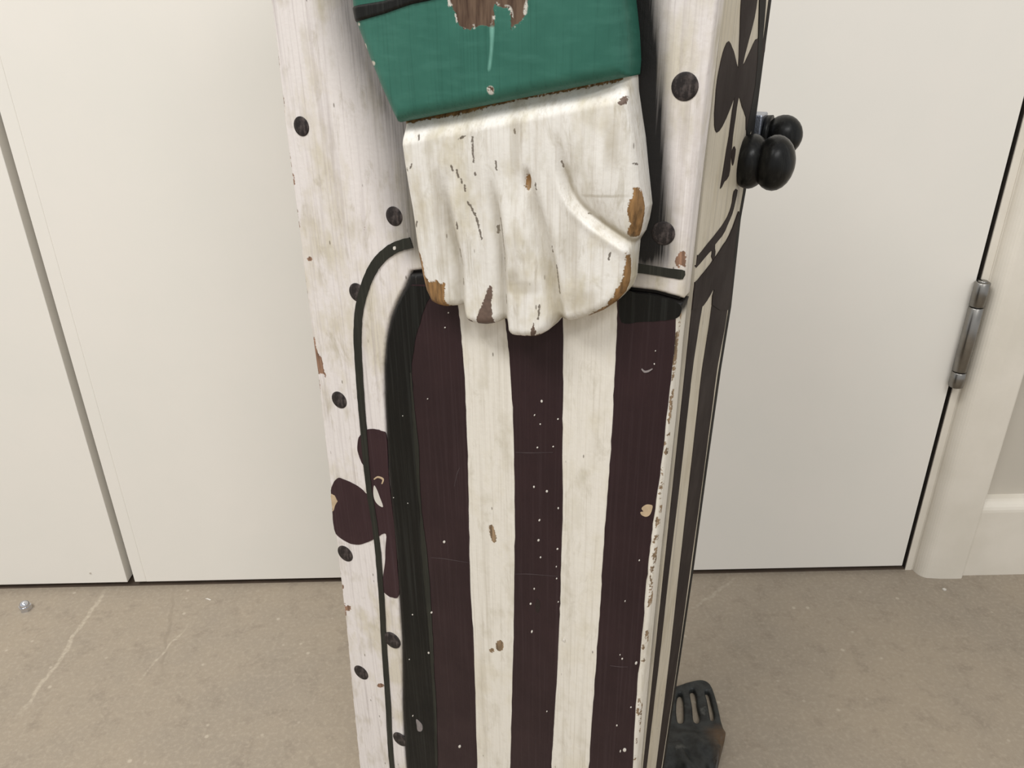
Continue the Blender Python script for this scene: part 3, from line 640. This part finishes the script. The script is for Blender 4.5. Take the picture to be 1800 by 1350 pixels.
def sside(name, pts, mat, k=4, top=.0003, seed=0, jit=.00015):
    p = SU(smooth(pts, k)); p[:, 0] = np.maximum(p[:, 0], S0+.0003)
    return slab(name, p, -.0008, top-.0004, mat, body, side_map, jit, seed)
sside('painted_club', [(1282, 72), (1288, 82), (1293, 99), (1297.5, 117), (1299, 115), (1300.5, 80), (1302, 36), (1304, 0), (1308, -30), (1322, -60), (1336, -40), (1332, 0), (1327, 32), (1317, 71), (1306, 116), (1317, 96), (1325, 77), (1333, 67), (1345, 70), (1345, 90), (1338, 120), (1332, 170), (1322, 222), (1312, 228), (1312, 206), (1305, 188), (1300.5, 170), (1298, 178), (1294, 205), (1289, 240), (1285, 285), (1282, 310), (1274, 320), (1267, 332), (1272, 300), (1278, 262), (1282, 240), (1288, 195), (1292, 171), (1284, 192), (1271, 221), (1261, 233), (1256.5, 219), (1258, 178), (1262, 139), (1268.5, 107), (1275, 83)], M['sidedark'], 2, seed=1)
sside('painted_drop', [(1291, 258), (1294, 262), (1292, 278), (1289, 291), (1287, 280), (1288, 266)], M['sidedark'], 3, seed=2)
sside('dark_edge_strip', [(1352, -260), (1362, -260), (1350, -60), (1346, 10), (1342, 60), (1335, 150), (1322, 225), (1315, 240), (1313, 228), (1328, 150), (1334, 60), (1338, -60)], M['backdark'], 2, seed=3, top=.00045)
sside('painted_belt', [(1213, 462), (1222, 457), (1234, 442), (1247, 426), (1262, 408), (1275, 389), (1283, 372), (1287.5, 355), (1291, 335), (1297, 335), (1293, 357), (1288, 376), (1280, 395), (1270, 415), (1258, 430), (1258, 443), (1256, 458), (1251, 452), (1252, 440), (1240, 453), (1223, 472), (1212, 476)], M['sidedark'], 2, seed=4)
def side_rows(name, lft, rgt, mat, seed, top=.0003):
    a = SU(smooth(lft, 5, False)); b = SU(smooth(rgt, 5, False)); a[:, 0] = np.maximum(a[:, 0], S0+.0003); b[:, 0] = np.maximum(b[:, 0], a[:, 0].min()+.001)
    p = np.concatenate([a, [[a[-1, 0], FLR+.002]], [[b[-1, 0], FLR+.002]], b[::-1]])
    return slab(name, p, -.0008, top-.0004, mat, body, side_map, .0001, seed)
side_rows('dark_stripe', [(1210, 512), (1207, 545), (1205, 580), (1196, 655), (1186, 740), (1172, 870), (1157, 1020), (1146, 1130), (1133, 1240), (1121, 1350)],
          [(1236, 536), (1235, 540), (1230, 570), (1218, 650), (1210, 720), (1193, 870), (1175, 1020), (1163, 1130), (1150, 1240), (1137, 1350)], M['sidedark'], 5)
side_rows('dark_stripe', [(1256, 507), (1252, 536), (1246, 580), (1235, 650), (1227, 720), (1210, 870), (1193, 1020), (1181, 1130), (1168, 1240), (1154, 1350)],
          [(1290, 470), (1280, 540), (1274, 580), (1261, 650), (1252, 720), (1232, 870), (1211, 1020), (1196, 1130), (1180, 1240), (1163, 1350)], M['sidedark'], 6)
sside('dark_hip_area', [(1210, 512), (1222, 497), (1233, 485), (1244, 471), (1254, 457), (1266, 440), (1277, 423), (1288, 400), (1297, 376), (1299, 372), (1297, 390), (1290, 450), (1287, 500), (1280, 545), (1252, 536), (1256, 508), (1248, 519), (1236, 537), (1220, 545), (1207, 548)], M['sidedark'], 2, seed=7, top=.00055)

# knobs on the side
def px_on(px, a):     # point on the plane a = const of the figure
    P = hit([px], ROOT+a*A, A)[0]; return (P-ROOT) @ B, P[2]
def ball_profile(segs):
    out = []
    for t0, R, ht, lo_, hi_ in segs:
        for k in range(11):
            t = lo_+(hi_-lo_)*k/10; out.append((t0+ht*math.cos(math.pi-t*math.pi), max(R*math.sin(math.pi*t), .0008)))
    return out
ky, kz = px_on((1324, 284), HW+.006)
kn = lathe('knob', [(-.004, .008)]+ball_profile([(.0048, .0126, .0086, .12, .80), (.0158, .0127, .0092, .20, 1.)]), M['knob'], fig, 40, 'x', (HW, ky, kz))
kn['label'] = 'black turned double-ball knob on the side'
YB = ky+.030                                  # farther back than the first knob
P2 = hit([(1371, 238), (1348, 198), (1348, 246)], ROOT+YB*B, B); a2, kz2 = float((P2[0]-ROOT) @ A), float(P2[0, 2])
ab = float((P2[1]-ROOT) @ A)
kn2 = lathe('knob', [(ab, .0060), (ab+.0004, .0092), (ab+.0030, .0094)]+ball_profile([(a2+.0015, .0098, .0092, .22, 1.)]), M['knob'], fig, 40, 'x', (0, YB, kz2))
kn2['label'] = 'smaller black knob behind'
box('knob_bracket', (HW-.03, YB-.011, P2[2, 2]), (ab, YB+.004, P2[1, 2]), M['zinc'], fig, bev=.0008)

# ------------------------------------------------------------------ slotted foot plate on the floor
FZ = .006
def GU(pts, z=FZ):
    P = hit(pts, np.array([0, 0, z]), np.array([0, 0, 1.])); return P[:, :2]
op = GU(smooth([(1160, 1206), (1188, 1204), (1210, 1197), (1232, 1193), (1246, 1198), (1254, 1211), (1262, 1238), (1268, 1265), (1275, 1289), (1272, 1306), (1266, 1330), (1261, 1352), (1254, 1395), (1230, 1410), (1150, 1410), (1150, 1300)], 4))
slots = [GU(smooth(s_, 4)) for s_ in ([(1193, 1218), (1199, 1219), (1202, 1235), (1202, 1262), (1198, 1269), (1192, 1267), (1189, 1250), (1190, 1228)], [(1213, 1214), (1220, 1211), (1224, 1222), (1226, 1240), (1230, 1255), (1229, 1266), (1224, 1269), (1219, 1262), (1217, 1240)], [(1240, 1215), (1246, 1215), (1250, 1230), (1255, 1250), (1255, 1262), (1250, 1264), (1247, 1250), (1244, 1233)])]
y_mid = GU([(1230, 1275)])[0, 1]; y_low = GU([(1230, 1330)])[0, 1]
oc = op.mean(0)
def plate_h(u, v, d):
    r = .0025; k = np.clip(d, 0, r)
    n = .0055+.010*sm(y_mid, y_low, v)*(1+.25*np.sin(u*190+v*120)+.15*np.sin(u*420))-.003*sm(y_low-.012, y_low-.03, v)
    n = n+.0014*np.exp(-((v-y_mid+.012)/.006)**2)
    return n-(r-np.sqrt(np.maximum(r*r-(r-k)**2, 0)))
g = G('black_iron_with_brown_wear'); nz = g.noise(60., 4., .65); n2 = g.noise(130., 4., .6, (1, 1, 1), (4, 1, 2))
pos = g.n('SeparateXYZ', {0: g.tc}).outputs
right = g.math('MULTIPLY', g.rng(pos[0], .000, .012), g.rng(pos[1], .004, -.006))
c = g.mix(g.rng(n2, .4, .7), L(50, 52, 51), L(26, 26, 25))
c = g.mix(g.math('MULTIPLY', right, g.rng(nz, .35, .55)), c, L(84, 66, 48))
c = g.mix(g.math('MULTIPLY', g.rng(nz, .62, .68), .5), c, L(96, 96, 92))
M['iron'] = g.out(c, .42, .3, g.bump(g.noise(180., 4.), .4, .001))
foot = relief('foot_plate', [op-oc]+[s_-oc for s_ in slots], .0009, lambda u, v, d: plate_h(u+oc[0], v+oc[1], d), 0.0, M['iron'], None, None, flat_map)
foot.location = (oc[0], oc[1], .0003)
tag(foot, 'black slotted iron foot plate on the floor behind the figure', 'foot plate')

# ------------------------------------------------------------------ little things on the floor
np_ = GU([(46, 1071)], 0.)[0]
nut = bpy.data.objects.new('dome_nut', None); COL.objects.link(nut); nut.location = (np_[0], np_[1], 0)
tag(nut, 'small shiny steel dome nut lying on the floor near the left door', 'nut')
prism('hexagon', [(.0062*math.cos(k*math.pi/3+.3), .0062*math.sin(k*math.pi/3+.3)) for k in range(6)], 'z', 0., .0052, M['chrome'], nut)
lathe('dome', [(.0050, .0050)]+[(.0060+.0046*math.sin(t), max(.0048*math.cos(t), .0003)) for t in np.linspace(0, math.pi/2, 9)], M['chrome'], nut, 28, 'z')
fp = GU([(366, 1054)], 0.)[0]
fk = slab('wood_flake', np.array([(-.0035, .0012), (-.001, .0016), (.0035, -.0008), (.003, -.0018), (-.001, .0002)]), 0.0, .0006, M['fleck'], None, flat_map)
fk.location = (fp[0], fp[1], 0); tag(fk, 'tiny pale wood flake on the floor left of the figure', 'flake')
fp = GU([(1660, 1037)], 0.)[0]
fk = slab('grit_crumb', np.array([(-.002, .001), (.0005, .0016), (.002, .0), (.001, -.0014), (-.0012, -.0012)]), 0.0, .0012, M['fleck'], None, flat_map)
fk.location = (fp[0], fp[1], 0); tag(fk, 'tiny pale crumb on the floor below the architrave', 'crumb')
